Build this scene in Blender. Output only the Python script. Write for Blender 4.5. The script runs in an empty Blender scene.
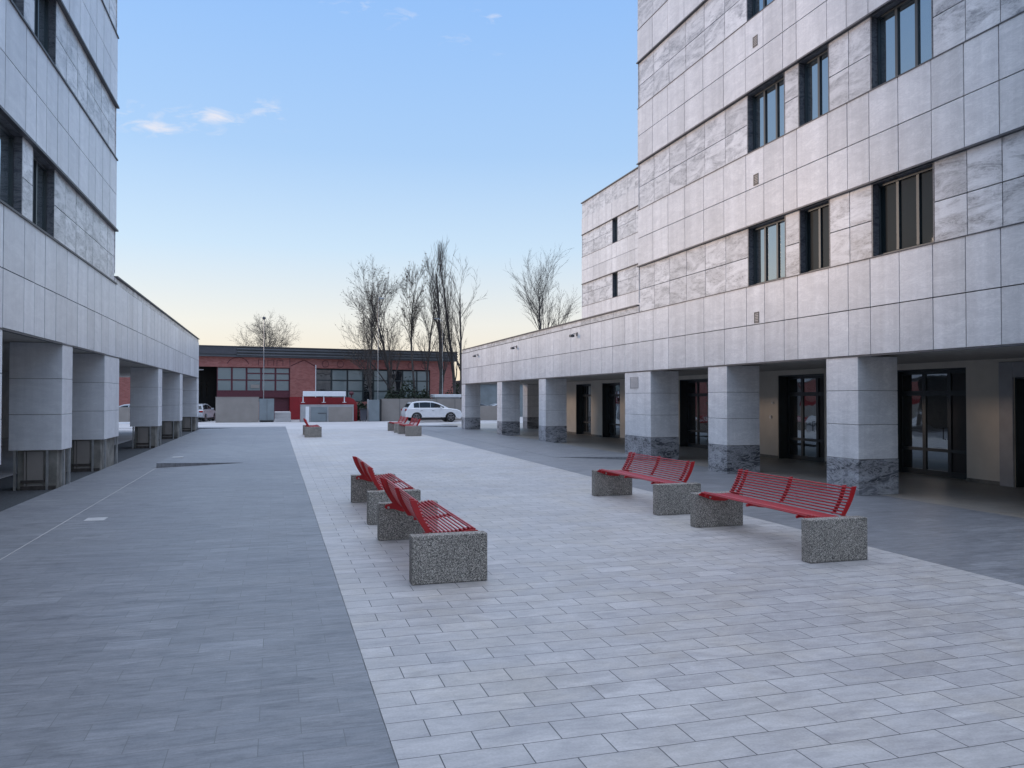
import bpy, bmesh, math, random
from mathutils import Vector, Matrix
random.seed(7)
S = bpy.context.scene
COL = S.collection
R = math.radians

# ------------------------------------------------------------------ materials
def mat(name):
    m = bpy.data.materials.new(name); m.use_nodes = True
    nt = m.node_tree
    return m, nt, nt.nodes['Principled BSDF']

def N(nt, t, **kw):
    n = nt.nodes.new(t)
    for k, v in kw.items():
        if k in n.inputs: n.inputs[k].default_value = v
        else: setattr(n, k, v)
    return n

def ramp(nt, fac, stops):
    r = nt.nodes.new('ShaderNodeValToRGB')
    e = r.color_ramp.elements
    while len(e) < len(stops): e.new(0.5)
    for i, (p, c) in enumerate(stops):
        e[i].position = p; e[i].color = (c[0], c[1], c[2], 1)
    nt.links.new(fac, r.inputs[0]); return r.outputs[0]

def mixc(nt, fac, a, b, mode='MIX'):
    m = nt.nodes.new('ShaderNodeMix'); m.data_type = 'RGBA'; m.blend_type = mode
    for i, v in ((0, fac), (6, a), (7, b)):
        if hasattr(v, 'links') or hasattr(v, 'is_linked'): nt.links.new(v, m.inputs[i])
        elif i == 0: m.inputs[0].default_value = v
        else: m.inputs[i].default_value = (v[0], v[1], v[2], 1)
    return m.outputs[2]

def coords(nt, scale=(1,1,1), loc=(0,0,0), rot=(0,0,0)):
    tc = nt.nodes.new('ShaderNodeTexCoord'); mp = nt.nodes.new('ShaderNodeMapping')
    mp.inputs['Scale'].default_value = scale; mp.inputs['Location'].default_value = loc; mp.inputs['Rotation'].default_value = rot
    nt.links.new(tc.outputs['Object'], mp.inputs['Vector']); return mp.outputs[0]

def noise(nt, vec, scale, detail=5, rough=0.55, dist=0.0):
    n = N(nt, 'ShaderNodeTexNoise', Scale=scale, Detail=detail, Roughness=rough, Distortion=dist)
    nt.links.new(vec, n.inputs['Vector']); return n.outputs[0]

def bump(nt, b, h, strength=0.3, dist=0.01):
    n = N(nt, 'ShaderNodeBump', Strength=strength, Distance=dist)
    nt.links.new(h, n.inputs['Height']); nt.links.new(n.outputs[0], b.inputs['Normal'])

def plain(name, c, rough=0.6, metal=0.0, var=0.12, scale=6.0, spec=0.5):
    m, nt, b = mat(name)
    v = coords(nt)
    n = noise(nt, v, scale, 6)
    lo = [x*(1-var) for x in c]; hi = [min(1, x*(1+var)) for x in c]
    nt.links.new(ramp(nt, n, [(0.3, lo), (0.7, hi)]), b.inputs['Base Color'])
    b.inputs['Roughness'].default_value = rough; b.inputs['Metallic'].default_value = metal
    b.inputs['Specular IOR Level'].default_value = spec
    return m

def stone(name, dark, light, vein, vscale=1.0, veins=0.5, island=0.12, rough=0.42, rot=0.6, stretch=3.0, dirt=0.25, lo=0.32, hi=0.68):
    """slabs of polished stone; every separate slab has its own tone and veining"""
    m, nt, b = mat(name)
    geo = nt.nodes.new('ShaderNodeNewGeometry')
    rnd = geo.outputs['Random Per Island']
    tc = nt.nodes.new('ShaderNodeTexCoord')
    off = N(nt, 'ShaderNodeVectorMath', operation='SCALE'); off.inputs[0].default_value = (37.0, 11.0, 23.0)
    nt.links.new(rnd, off.inputs['Scale'])
    add = N(nt, 'ShaderNodeVectorMath', operation='ADD')
    nt.links.new(tc.outputs['Object'], add.inputs[0]); nt.links.new(off.outputs[0], add.inputs[1])
    mp = nt.nodes.new('ShaderNodeMapping')
    mp.inputs['Rotation'].default_value = (rot, rot*0.4, 0); mp.inputs['Scale'].default_value = (1.0, 1.0, stretch)
    nt.links.new(add.outputs[0], mp.inputs['Vector'])
    a = noise(nt, mp.outputs[0], 1.3*vscale, 8, 0.62, 1.2)
    c = noise(nt, mp.outputs[0], 3.0*vscale, 10, 0.7, 2.2)
    base = ramp(nt, a, [(lo, dark), (hi, light)])
    vf = ramp(nt, c, [(0.40, (0,0,0)), (0.50, (1,1,1)), (0.56, (0,0,0))])
    vm = N(nt, 'ShaderNodeMath', operation='MULTIPLY'); vm.inputs[1].default_value = veins
    nt.links.new(vf, vm.inputs[0])
    col = mixc(nt, vm.outputs[0], base, vein)
    mr = N(nt, 'ShaderNodeMapRange'); mr.inputs['To Min'].default_value = 1-island; mr.inputs['To Max'].default_value = 1+island*0.4
    nt.links.new(rnd, mr.inputs['Value'])
    col = mixc(nt, 1.0, col, mr.outputs[0], 'MULTIPLY')
    # rain streaks and grime of the whole facade
    g = noise(nt, coords(nt, (1.6, 1.6, 0.12)), 1.1, 6, 0.7)
    gr = ramp(nt, g, [(0.35, (1-dirt,)*3), (0.62, (1,1,1))])
    col = mixc(nt, 1.0, col, gr, 'MULTIPLY')
    nt.links.new(col, b.inputs['Base Color'])
    b.inputs['Roughness'].default_value = rough
    return m

def paving(name, c, var, tone2, rough, damp=(1.0,0.965,0.90), streak=0.0, odd=1.03, bw=0.488, rh=0.254, mort=(0.05,0.05,0.05), grain=0.18, ang=0.5, msize=0.0035):
    m, nt, b = mat(name)
    v = coords(nt, (1,1,1), (-0.155, -0.128, 0))
    br = N(nt, 'ShaderNodeTexBrick', Scale=1.0)
    br.inputs['Mortar Size'].default_value = msize; br.inputs['Mortar Smooth'].default_value = 0.3
    br.inputs['Brick Width'].default_value = bw; br.inputs['Row Height'].default_value = rh
    br.inputs['Bias'].default_value = 0.0
    br.inputs['Color1'].default_value = (0,0,0,1); br.inputs['Color2'].default_value = (1,1,1,1); br.inputs['Mortar'].default_value = (0.5,0.5,0.5,1)
    nt.links.new(v, br.inputs['Vector'])
    # veining shifted by the tone of each slab
    tc = nt.nodes.new('ShaderNodeTexCoord')
    sh = N(nt, 'ShaderNodeVectorMath', operation='SCALE'); sh.inputs[0].default_value = (19, 7, 3); nt.links.new(br.outputs['Color'], sh.inputs['Scale'])
    # scale input wants a float: colour converts to its grey value
    ad = N(nt, 'ShaderNodeVectorMath', operation='ADD'); nt.links.new(tc.outputs['Object'], ad.inputs[0]); nt.links.new(sh.outputs[0], ad.inputs[1])
    mp = nt.nodes.new('ShaderNodeMapping'); mp.inputs['Rotation'].default_value = (0,0,ang); mp.inputs['Scale'].default_value = (1.0, 2.6, 1)
    nt.links.new(ad.outputs[0], mp.inputs['Vector'])
    n1 = noise(nt, mp.outputs[0], 1.6, 8, 0.65, 0.8)
    n2 = noise(nt, coords(nt), 0.22, 4, 0.6, 0.3)
    n3 = noise(nt, mp.outputs[0], 9.0, 6, 0.7, 0.5)
    base = ramp(nt, br.outputs['Color'], [(0.0, [x*(1-var) for x in c]), (0.45, [x for x in c]), (0.75, [x*1.03 for x in c]), (0.93, [x*(1+var) for x in c]), (0.95, [x*(1+var)*odd for x in c])])
    g1 = ramp(nt, n1, [(0.3, tone2), (0.62, (1,1,1))])
    base = mixc(nt, grain*2.4, base, g1, 'MULTIPLY')
    g3 = ramp(nt, n3, [(0.3, (0.84,)*3), (0.6, (1.05,)*3)])
    base = mixc(nt, 0.8, base, g3, 'MULTIPLY')
    g2 = ramp(nt, n2, [(0.3, (0.86,0.86,0.88)), (0.65, (1.05,1.05,1.04))])
    base = mixc(nt, 1.0, base, g2, 'MULTIPLY')
    n5 = noise(nt, coords(nt, (1,1,1), (31,7,0)), 1.7, 3, 0.5, 0.2)      # spots and worn patches
    base = mixc(nt, 1.0, base, ramp(nt, n5, [(0.24, (0.80,)*3), (0.34, (1,1,1))]), 'MULTIPLY')
    n6 = noise(nt, coords(nt, (1,1,1), (5,17,0)), 0.9, 6, 0.65, 0.6)      # yellowish traces of damp and use
    base = mixc(nt, 1.0, base, ramp(nt, n6, [(0.46, (1,1,1)), (0.66, damp)]), 'MULTIPLY')
    if streak:      # slate-like cleft lines running across the strip, through the joints
        s1 = noise(nt, coords(nt, (0.9, 5.0, 1), (3,9,0), (0,0,0.05)), 1.5, 10, 0.75, 0.9)
        base = mixc(nt, streak, base, ramp(nt, s1, [(0.34, (0.42,0.44,0.47)), (0.48, (0.95,)*3), (0.66, (1.25,1.25,1.26))]), 'MULTIPLY')
        s2 = noise(nt, coords(nt, (2.0, 16.0, 1), (7,1,0), (0,0,-0.06)), 2.0, 6, 0.7, 0.4)
        base = mixc(nt, streak*0.7, base, ramp(nt, s2, [(0.34, (0.55,0.56,0.58)), (0.50, (1,1,1)), (0.66, (1.22,)*3)]), 'MULTIPLY')
    n7 = noise(nt, coords(nt), 60.0, 3, 0.6)
    base = mixc(nt, 1.0, base, ramp(nt, n7, [(0.3, (0.90,)*3), (0.7, (1.08,)*3)]), 'MULTIPLY')
    col = mixc(nt, br.outputs['Fac'], base, mort)
    nt.links.new(col, b.inputs['Base Color'])
    rr = N(nt, 'ShaderNodeMapRange'); rr.inputs['To Min'].default_value = rough-0.12; rr.inputs['To Max'].default_value = rough+0.12
    nt.links.new(n1, rr.inputs['Value']); nt.links.new(rr.outputs[0], b.inputs['Roughness'])
    h = N(nt, 'ShaderNodeMath', operation='MULTIPLY_ADD'); h.inputs[1].default_value = 0.25
    inv = N(nt, 'ShaderNodeMath', operation='SUBTRACT'); inv.inputs[0].default_value = 1.0
    nt.links.new(br.outputs['Fac'], inv.inputs[1]); nt.links.new(n3, h.inputs[0]); nt.links.new(inv.outputs[0], h.inputs[2])
    bump(nt, b, h.outputs[0], 0.35, 0.004)
    return m

M = {}
M['marble'] = stone('white_marble', (0.64,0.635,0.645), (0.81,0.80,0.80), (0.48,0.49,0.51), 0.9, 0.38, 0.12, 0.38, dirt=0.18)
M['band'] = stone('grey_marble', (0.27,0.275,0.29), (0.68,0.68,0.69), (0.85,0.85,0.86), 0.75, 0.45, 0.16, 0.36, rot=0.8, stretch=3.4, dirt=0.14, lo=0.36, hi=0.58)
M['plinth'] = stone('dark_marble', (0.055,0.06,0.072), (0.30,0.31,0.34), (0.75,0.75,0.77), 0.6, 0.45, 0.2, 0.35, rot=1.0, stretch=2.6, lo=0.42, hi=0.64)
M['clad_left'] = stone('pale_marble', (0.62,0.63,0.66), (0.74,0.75,0.77), (0.50,0.51,0.54), 0.9, 0.2, 0.12, 0.38, dirt=0.14)
M['light_paving'] = paving('light_stone_paving', (0.455,0.445,0.44), 0.05, (0.62,0.62,0.64), 0.50, mort=(0.06,0.06,0.065), grain=0.34, msize=0.0042)
M['grey_paving'] = paving('grey_stone_paving', (0.212,0.219,0.233), 0.03, (0.55,0.57,0.60), 0.50, mort=(0.12,0.125,0.13), grain=0.22, damp=(0.98,0.97,0.96), streak=0.62, odd=1.10, ang=0.12, msize=0.0028)
M['arcade_floor'] = paving('arcade_stone', (0.30,0.28,0.255), 0.08, (0.7,0.7,0.7), 0.5, bw=0.6, rh=0.6, mort=(0.08,0.08,0.08))
M['pale_ground'] = plain('pale_concrete', (0.40,0.39,0.39), 0.7, var=0.12, scale=0.4)
M['asphalt'] = plain('asphalt', (0.055,0.055,0.06), 0.85, var=0.25, scale=1.5)
M['pit'] = plain('dark_gravel', (0.05,0.055,0.06), 0.95, var=0.5, scale=30)
M['joint_metal'] = plain('dark_lead_ledge', (0.06,0.062,0.07), 0.5, var=0.2)
M['core'] = plain('rough_concrete', (0.20,0.20,0.20), 0.9, var=0.15, scale=2)
M['bare_concrete'] = plain('stained_concrete', (0.20,0.19,0.17), 0.9, var=0.4, scale=3)
M['soffit'] = plain('soffit_plaster', (0.42,0.40,0.37), 0.8, var=0.12)
M['cream'] = plain('cream_plaster', (0.62,0.575,0.50), 0.85, var=0.08, scale=1.2)
M['surround'] = plain('stone_surround', (0.34,0.34,0.35), 0.6, var=0.12, scale=3)
M['frame'] = plain('dark_window_frame', (0.030,0.040,0.045), 0.35, 0.2, var=0.1)
M['steel'] = plain('galvanised_steel', (0.38,0.39,0.40), 0.45, 0.7, var=0.2)
M['vent'] = plain('vent_metal', (0.16,0.15,0.14), 0.6, 0.2)
M['white'] = plain('white_paint', (0.72,0.73,0.75), 0.5, var=0.05)
M['grey_panel'] = plain('grey_site_panel', (0.26,0.235,0.215), 0.8, var=0.10, scale=1.2)
M['blue_panel'] = plain('blue_grey_panel', (0.19,0.22,0.235), 0.7, var=0.14, scale=1.5)
M['cover'] = plain('pale_cover', (0.44,0.44,0.44), 0.6)
M['reveal'] = stone('dark_reveal_marble', (0.03,0.035,0.045), (0.10,0.105,0.12), (0.30,0.31,0.34), 0.8, 0.4, 0.1, 0.4)
M['red_wall'] = plain('red_painted_wall', (0.26,0.012,0.017), 0.65, var=0.15, scale=1.5)
M['maroon'] = plain('maroon_frame', (0.09,0.02,0.03), 0.6, var=0.1)
M['roof_metal'] = plain('ribbed_roof_metal', (0.10,0.105,0.115), 0.6, 0.1, var=0.12, scale=0.8)
M['roof_dark'] = plain('dark_roof_edge', (0.06,0.06,0.07), 0.6)
M['bark'] = plain('winter_bark', (0.062,0.054,0.05), 0.95, var=0.4, scale=8)
M['dry_leaf'] = plain('dry_leaf', (0.10,0.07,0.045), 0.9, var=0.4, scale=2)
M['shrub'] = plain('evergreen_leaf', (0.022,0.035,0.018), 0.8, var=0.5, scale=3)
M['tyre'] = plain('tyre_rubber', (0.015,0.015,0.016), 0.85)
M['black'] = plain('black_plastic', (0.012,0.012,0.014), 0.5)
M['lens'] = plain('tail_lamp_red', (0.30,0.01,0.01), 0.2)
M['clear_lens'] = plain('headlight_lens', (0.55,0.58,0.62), 0.12, 0.3)
M['rim'] = plain('alloy_rim', (0.20,0.20,0.21), 0.3, 0.8)

def paint(name, c, coat=1.0, rough=0.35):
    m, nt, b = mat(name)
    b.inputs['Base Color'].default_value = (*c, 1); b.inputs['Roughness'].default_value = rough
    b.inputs['Coat Weight'].default_value = coat; b.inputs['Coat Roughness'].default_value = 0.06
    n = noise(nt, coords(nt), 7, 3); nt.links.new(ramp(nt, n, [(0.3, [x*0.9 for x in c]), (0.7, c)]), b.inputs['Base Color'])
    return m
M['car_white'] = paint('white_car_paint', (0.72,0.73,0.75))
M['car_silver'] = paint('silver_car_paint', (0.42,0.44,0.47))
M['car_dark'] = paint('dark_car_paint', (0.03,0.035,0.05))
M['bench_red'] = paint('red_bench_enamel', (0.38,0.003,0.009), 0.10, 0.42)

def glass(name, tint, refl=0.4, rough=0.02, fr=1.5):
    m, nt, b = mat(name)
    b.inputs['Base Color'].default_value = (*tint, 1); b.inputs['Roughness'].default_value = 0.4
    b.inputs['Specular IOR Level'].default_value = 0.06
    g = N(nt, 'ShaderNodeBsdfGlossy', Roughness=rough); g.inputs['Color'].default_value = (0.85,0.92,0.95,1)
    lw = N(nt, 'ShaderNodeFresnel', IOR=1.52)
    ad = N(nt, 'ShaderNodeMath', operation='MULTIPLY_ADD', use_clamp=True); ad.inputs[1].default_value = fr; ad.inputs[2].default_value = refl
    nt.links.new(lw.outputs[0], ad.inputs[0])
    mx = nt.nodes.new('ShaderNodeMixShader'); nt.links.new(ad.outputs[0], mx.inputs[0])
    nt.links.new(b.outputs[0], mx.inputs[1]); nt.links.new(g.outputs[0], mx.inputs[2])
    nt.links.new(mx.outputs[0], nt.nodes['Material Output'].inputs['Surface'])
    # old panes are never quite flat
    n = noise(nt, coords(nt), 0.9, 2)
    bp = N(nt, 'ShaderNodeBump', Strength=0.3, Distance=0.02); nt.links.new(n, bp.inputs['Height']); nt.links.new(bp.outputs[0], g.inputs['Normal'])
    return m
M['glass'] = glass('tinted_window_glass', (0.02,0.03,0.035), 0.30)
M['door_glass'] = glass('shop_door_glass', (0.008,0.012,0.016), 0.14)
M['hall_glass'] = glass('milky_hall_glass', (0.17,0.21,0.215), 0.04, 0.15)
M['hall_dark'] = glass('dark_hall_glass', (0.01,0.012,0.016), 0.06)
M['dark_reflection_glass'] = glass('dark_reflection_window_glass', (0.010,0.016,0.018), 0.0, fr=0.30)  # darker, duller copy of the glass, standing in for a dark building mirrored there
M['car_glass'] = glass('car_glass', (0.01,0.012,0.014), 0.02, fr=0.5)

def brick_mat():
    m, nt, b = mat('red_brick')
    tc = nt.nodes.new('ShaderNodeTexCoord')
    br = N(nt, 'ShaderNodeTexBrick', Scale=1.0)
    br.inputs['Brick Width'].default_value = 0.25; br.inputs['Row Height'].default_value = 0.075; br.inputs['Mortar Size'].default_value = 0.006
    br.inputs['Color1'].default_value = (0.30,0.085,0.075,1); br.inputs['Color2'].default_value = (0.40,0.14,0.12,1); br.inputs['Mortar'].default_value = (0.26,0.2,0.18,1)
    mp = nt.nodes.new('ShaderNodeMapping'); mp.inputs['Rotation'].default_value = (R(90),0,0)
    nt.links.new(tc.outputs['Object'], mp.inputs['Vector']); nt.links.new(mp.outputs[0], br.inputs['Vector'])
    n = noise(nt, coords(nt, (1,1,1)), 0.5, 6)
    nt.links.new(mixc(nt, 1.0, br.outputs['Color'], ramp(nt, n, [(0.3,(0.78,)*3),(0.7,(1.08,)*3)]), 'MULTIPLY'), b.inputs['Base Color'])
    b.inputs['Roughness'].default_value = 0.9
    return m
M['brick'] = brick_mat()

def aggregate():
    m, nt, b = mat('exposed_aggregate_concrete')
    v = coords(nt)
    vo = N(nt, 'ShaderNodeTexVoronoi', Scale=150.0); nt.links.new(v, vo.inputs['Vector'])
    col = nt.nodes.new('ShaderNodeSeparateColor'); nt.links.new(vo.outputs['Color'], col.inputs[0])
    c = ramp(nt, col.outputs[0], [(0.0,(0.07,0.067,0.063)),(0.3,(0.19,0.18,0.165)),(0.6,(0.36,0.335,0.30)),(0.85,(0.56,0.52,0.47)),(1.0,(0.74,0.70,0.63))])
    n = noise(nt, v, 3, 5)
    c = mixc(nt, 1.0, c, ramp(nt, n, [(0.3,(0.85,)*3),(0.7,(1.1,)*3)]), 'MULTIPLY')
    ed = ramp(nt, vo.outputs['Distance'], [(0.35,(1,1,1)),(0.75,(0.45,0.45,0.45))])
    c = mixc(nt, 1.0, c, ed, 'MULTIPLY')
    nt.links.new(c, b.inputs['Base Color']); b.inputs['Roughness'].default_value = 0.85
    bump(nt, b, vo.outputs['Distance'], 0.6, 0.004)
    return m
M['aggregate'] = aggregate()

# ------------------------------------------------------------------ mesh helpers
class MB:
    def __init__(s): s.v = []; s.f = []
    def box(s, x0, x1, y0, y1, z0, z1):
        i = len(s.v)
        s.v += [(x0,y0,z0),(x1,y0,z0),(x1,y1,z0),(x0,y1,z0),(x0,y0,z1),(x1,y0,z1),(x1,y1,z1),(x0,y1,z1)]
        s.f += [(i,i+3,i+2,i+1),(i+4,i+5,i+6,i+7),(i,i+1,i+5,i+4),(i+1,i+2,i+6,i+5),(i+2,i+3,i+7,i+6),(i+3,i,i+4,i+7)]
        return s
    def prism(s, pts, a0, a1, axis='y'):
        """polygon pts in the plane across AXIS, extruded from a0 to a1"""
        n = len(pts); i = len(s.v)
        for a in (a0, a1):
            for (p, q) in pts:
                s.v.append({'y': (p, a, q), 'x': (a, p, q), 'z': (p, q, a)}[axis])
        s.f.append(tuple(range(i, i+n))); s.f.append(tuple(range(i+2*n-1, i+n-1, -1)))
        for k in range(n):
            l = (k+1) % n
            s.f.append((i+k, i+n+k, i+n+l, i+l))
        return s
    def tube(s, pts, rad, n=6, cap=True):
        pts = [Vector(p) for p in pts]; i = len(s.v)
        if not hasattr(rad, '__len__'): rad = [rad]*len(pts)
        for k, p in enumerate(pts):
            d = (pts[min(k+1, len(pts)-1)] - pts[max(k-1, 0)]).normalized()
            u = d.orthogonal().normalized() if abs(d.z) > 0.9 else Vector((0,0,1)).cross(d).normalized()
            w = d.cross(u)
            for j in range(n):
                a = 2*math.pi*j/n
                s.v.append(tuple(p + (u*math.cos(a) + w*math.sin(a))*rad[k]))
        for k in range(len(pts)-1):
            for j in range(n):
                l = (j+1) % n
                s.f.append((i+k*n+j, i+k*n+l, i+(k+1)*n+l, i+(k+1)*n+j))
        if cap:
            s.f.append(tuple(range(i+n-1, i-1, -1))); e = i+(len(pts)-1)*n; s.f.append(tuple(range(e, e+n)))
        return s
    def quad(s, a, b, c, d):
        i = len(s.v); s.v += [tuple(a), tuple(b), tuple(c), tuple(d)]; s.f.append((i,i+1,i+2,i+3)); return s
    def build(s, name, m, parent=None, bevel=0.0, smooth=False, seg=2):
        me = bpy.data.meshes.new(name); me.from_pydata(s.v, [], s.f)
        bm = bmesh.new(); bm.from_mesh(me); bmesh.ops.recalc_face_normals(bm, faces=bm.faces); bm.to_mesh(me); bm.free()
        me.materials.append(m)
        o = bpy.data.objects.new(name, me); COL.objects.link(o)
        if parent: o.parent = parent
        if bevel:
            b = o.modifiers.new('bevel', 'BEVEL'); b.width = bevel; b.segments = seg; b.limit_method = 'ANGLE'; b.angle_limit = R(40)
        if smooth:
            for p in me.polygons: p.use_smooth = True
        return o

def tag(o, label=None, cat=None, group=None, kind=None):
    if label: o['label'] = label
    if cat: o['category'] = cat
    if group: o['group'] = group
    if kind: o['kind'] = kind
    return o

def empty(name, loc=(0,0,0), rz=0.0, **kw):
    o = bpy.data.objects.new(name, None); COL.objects.link(o)
    o.location = loc; o.rotation_euler = (0,0,rz); o.empty_display_size = 0.2
    return tag(o, **kw)

def copy_tree(o, parent=None):
    c = o.copy(); COL.objects.link(c); c.parent = parent
    for ch in [x for x in bpy.data.objects if x.parent == o]: copy_tree(ch, c)
    return c

# ------------------------------------------------------------------ ground
def structure(name, mb, m, **kw):
    o = mb.build(name, m, **kw); o['kind'] = 'structure'; return o

structure('ground', MB().box(-1500, 1500, -900, 2500, -0.5, -0.10), M['asphalt'])
structure('pavement', MB().box(0.65, 7.64, -8, 52, -0.09, 0.0), M['light_paving'])
structure('pavement', MB().box(-4.62, 0.646, -8, 57.5, -0.09, 0.0), M['grey_paving'])
structure('pavement', MB().box(7.644, 11.9, -8, 57.5, -0.09, 0.0), M['grey_paving'])
structure('floor', MB().box(11.904, 34, -8, 60, -0.09, 0.0), M['arcade_floor'])
structure('path', MB().box(0.65, 7.64, 52.004, 57.5, -0.09, -0.002).box(-60, 70, 57.504, 86, -0.09, -0.004).box(-60, -6.7, -8, 57.5, -0.09, -0.03), M['pale_ground'])
structure('gravel_strip', MB().box(-6.69, -4.63, -8, 57.49, -0.09, -0.06), M['pit'])
# pale setting-out joint along the grey paving
structure('paving_joint', MB().box(-3.257, -3.240, -8, 24.69, 0.0005, 0.003), M['pale_ground'])

# the paving of the two side strips is set in shallow falls: each fall ends in a small riser
def fall(x0, x1, ya, yb, yend, h, name='pavement'):
    """riser of height h at (x0, ya), running out to nothing at (x1, yb); the top falls back to the paving at yend"""
    mb = MB()
    mb.v = [(x0,ya,0.001),(x1,yb,0.001),(x1,yend,0.001),(x0,yend,0.001),(x0,ya,h),(x1,yb,0.005),(x1,yend,0.005),(x0,yend,0.012)]
    mb.f = [(0,3,2,1),(4,5,6),(4,6,7),(0,1,5,4),(1,2,6,5),(2,3,7,6),(3,0,4,7)]
    return structure(name, mb, M['grey_paving'])
fall(-3.25, -0.95, 24.7, 25.9, 51, 0.135)
fall(11.35, 8.9, 23.2, 25.4, 51, 0.11)
fall(-5.0, -2.6, 54.0, 55.2, 57.4, 0.10)
fall(11.8, 8.9, 53.0, 54.6, 57.4, 0.10)
# pale service covers set in the grey paving
for k, (x0, x1, y0, y1, lb) in enumerate(((-2.98,-2.68,14.4,14.75,'pale square stone inspection cover in the grey paving near the white joint'),)):
    o = MB().box(x0, x1, y0, y1, 0.0, 0.004).build('inspection_cover', M['cover']); tag(o, lb, 'inspection cover')
o = MB().box(-3.1, -2.8, 26.9, 27.3, 0.122, 0.132).build('inspection_cover', M['cover'])
tag(o, 'small pale inspection cover lying just beyond the dark step in the grey paving', 'inspection cover')

# ------------------------------------------------------------------ clad facades
GAP = 0.020
def cuts(seq, lo, hi): return sorted([s for s in seq if lo-1e-6 <= s <= hi+1e-6])

def panels(mb, xf, s, ys, zs, skip=(), th=0.04, gap=GAP):
    if s > 0: gap = 0.032
    """slabs on the plane x = xf facing s (+1/-1), between consecutive ys and zs; rectangles in skip stay open"""
    for a, b in zip(ys[:-1], ys[1:]):
        for c, d in zip(zs[:-1], zs[1:]):
            if any(a >= q[0]-0.02 and b <= q[1]+0.02 and c >= q[2]-0.02 and d <= q[3]+0.02 for q in skip): continue
            j = random.uniform(-0.0025, 0.0025)
            x0, x1 = sorted((xf + j, xf - s*th + j))
            mb.box(x0, x1, a+gap/2, b-gap/2, c+min(gap,0.02)/2, d-min(gap,0.02)/2)

# the end wall of the tower above the low wing, clad the same way
def end_panels(mb, yf, xs, zs, th=0.04):
    for a, b in zip(xs[:-1], xs[1:]):
        for c, d in zip(zs[:-1], zs[1:]):
            mb.box(a+GAP/2, b-GAP/2, yf-th, yf, c+GAP/2, d-GAP/2)

def facade_window(parent, xf, s, y0, y1, z0, z1, panes=3, depth=0.24, rec=0.05, gl='glass'):
    """aluminium window set back in its opening: reveals, frame with mullions, panes"""
    xa = xf - s*rec; xb = xf - s*depth
    rv = MB()
    lo, hi = sorted((xa, xb - s*0.05))
    rv.box(lo, hi, y0, y0+0.03, z0, z1).box(lo, hi, y1-0.03, y1, z0, z1)
    rv.box(lo, hi, y0+0.031, y1-0.031, z1-0.03, z1).box(lo, hi, y0+0.031, y1-0.031, z0, z0+0.03)
    w = rv.build('window', M['reveal'], parent)
    t = 0.055
    fr = MB(); fa, fb = sorted((xb, xb + s*0.05))
    iy0, iy1, iz0, iz1 = y0+0.03, y1-0.03, z0+0.03, z1-0.03
    fr.box(fa, fb, iy0, iy1, iz0, iz0+t).box(fa, fb, iy0, iy1, iz1-t, iz1)
    pw = (iy1-iy0)/panes
    for k in range(panes+1):
        yc = iy0 + k*pw; c0 = max(iy0, yc-t*0.7); c1 = min(iy1, yc+t*0.7)
        fr.box(fa+0.002, fb+0.004, c0, c1, iz0+t, iz1-t)
    fr.build('frame', M['frame'], w, bevel=0.006, seg=1)
    for k in range(panes):
        a, b = sorted((xb + s*0.004*k*0, xb + s*0.012))
        MB().box(a+0.012*0, b, iy0+k*pw+t*0.7, iy0+(k+1)*pw-t*0.7, iz0+t, iz1-t).build('pane', M[gl], w)
    return w

def ledge(mb, xf, s, y0, y1, z, t=0.035, out=0.035, ret=0.0):
    a, b = sorted((xf + s*out, xf - s*0.08))
    mb.box(a, b, y0, y1+ret, z-t/2, z+t/2)

def pillar(parent, xf, s, y0, y1, w, z0, z1, zs, body, plinth=None, zp=0.73):
    """slab-clad pillar: xf is the plaza face"""
    xa, xb = sorted((xf, xf - s*w))
    mb = MB(); g = 0.010
    lv = [z for z in zs if z0 < z < z1]; lv = [zp if plinth else z0] + [z for z in lv if not plinth or z > zp+0.1] + [z1]
    for c, d in zip(lv[:-1], lv[1:]):
        mb.box(xa, xb, y0, y1, c+g/2, d-g/2)
    o = mb.build('pillar', body, parent, bevel=0.006, seg=1)
    MB().box(xa+0.02, xb-0.02, y0+0.02, y1-0.02, (0.0 if plinth else z0)+0.01, z1).build('pillar_core', M['core'], o)
    if plinth:
        MB().box(xa-0.004, xb+0.004, y0-0.004, y1+0.004, 0.001, zp-g/2).build('plinth', plinth, o, bevel=0.005, seg=1)
    return o

# ---------------- right building
XR = 11.4
right = empty('marble_office_building', (0,0,0), cat='building')
right['label'] = 'marble office block whose pillars have dark plinths, glazed shop doors in its arcade'
YJ = [-6.4 + 0.83*k for k in range(20)]            # joints beyond the picture's edge and out to it
YJ = [y for y in YJ if y < 9.4] + [10.29,10.99,11.71,12.52,13.30,13.94,14.56,15.62,16.13,16.91,17.69,18.73,19.79,20.85,21.89,22.91,24.0]
YL = [24.0] + [24.0 + (50.03-24.0)*k/25 for k in range(1, 26)]
XE = [11.42 + k*1.03 for k in range(18)]
b0 = [4.79 + 3.36*k for k in range(3)]; b1 = [6.30, 9.69, 13.04]
wins = []
for k in range(3):
    for (a, b, n) in ((11.71,13.30,3),(14.56,15.62,2),(16.13,17.69,3)):
        wins.append((a, b, b0[k], b1[k], n))
lt = MB(); dk = MB(); lg = MB()
panels(lt, XR, -1, YJ + YL[1:], [2.86, 3.81, 4.79])
end_panels(lt, 50.07, [11.42 + k*1.03 for k in range(24)], [2.86, 3.81, 4.79])
lt.build('white_cladding', M['marble'], right); lt = MB()
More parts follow.
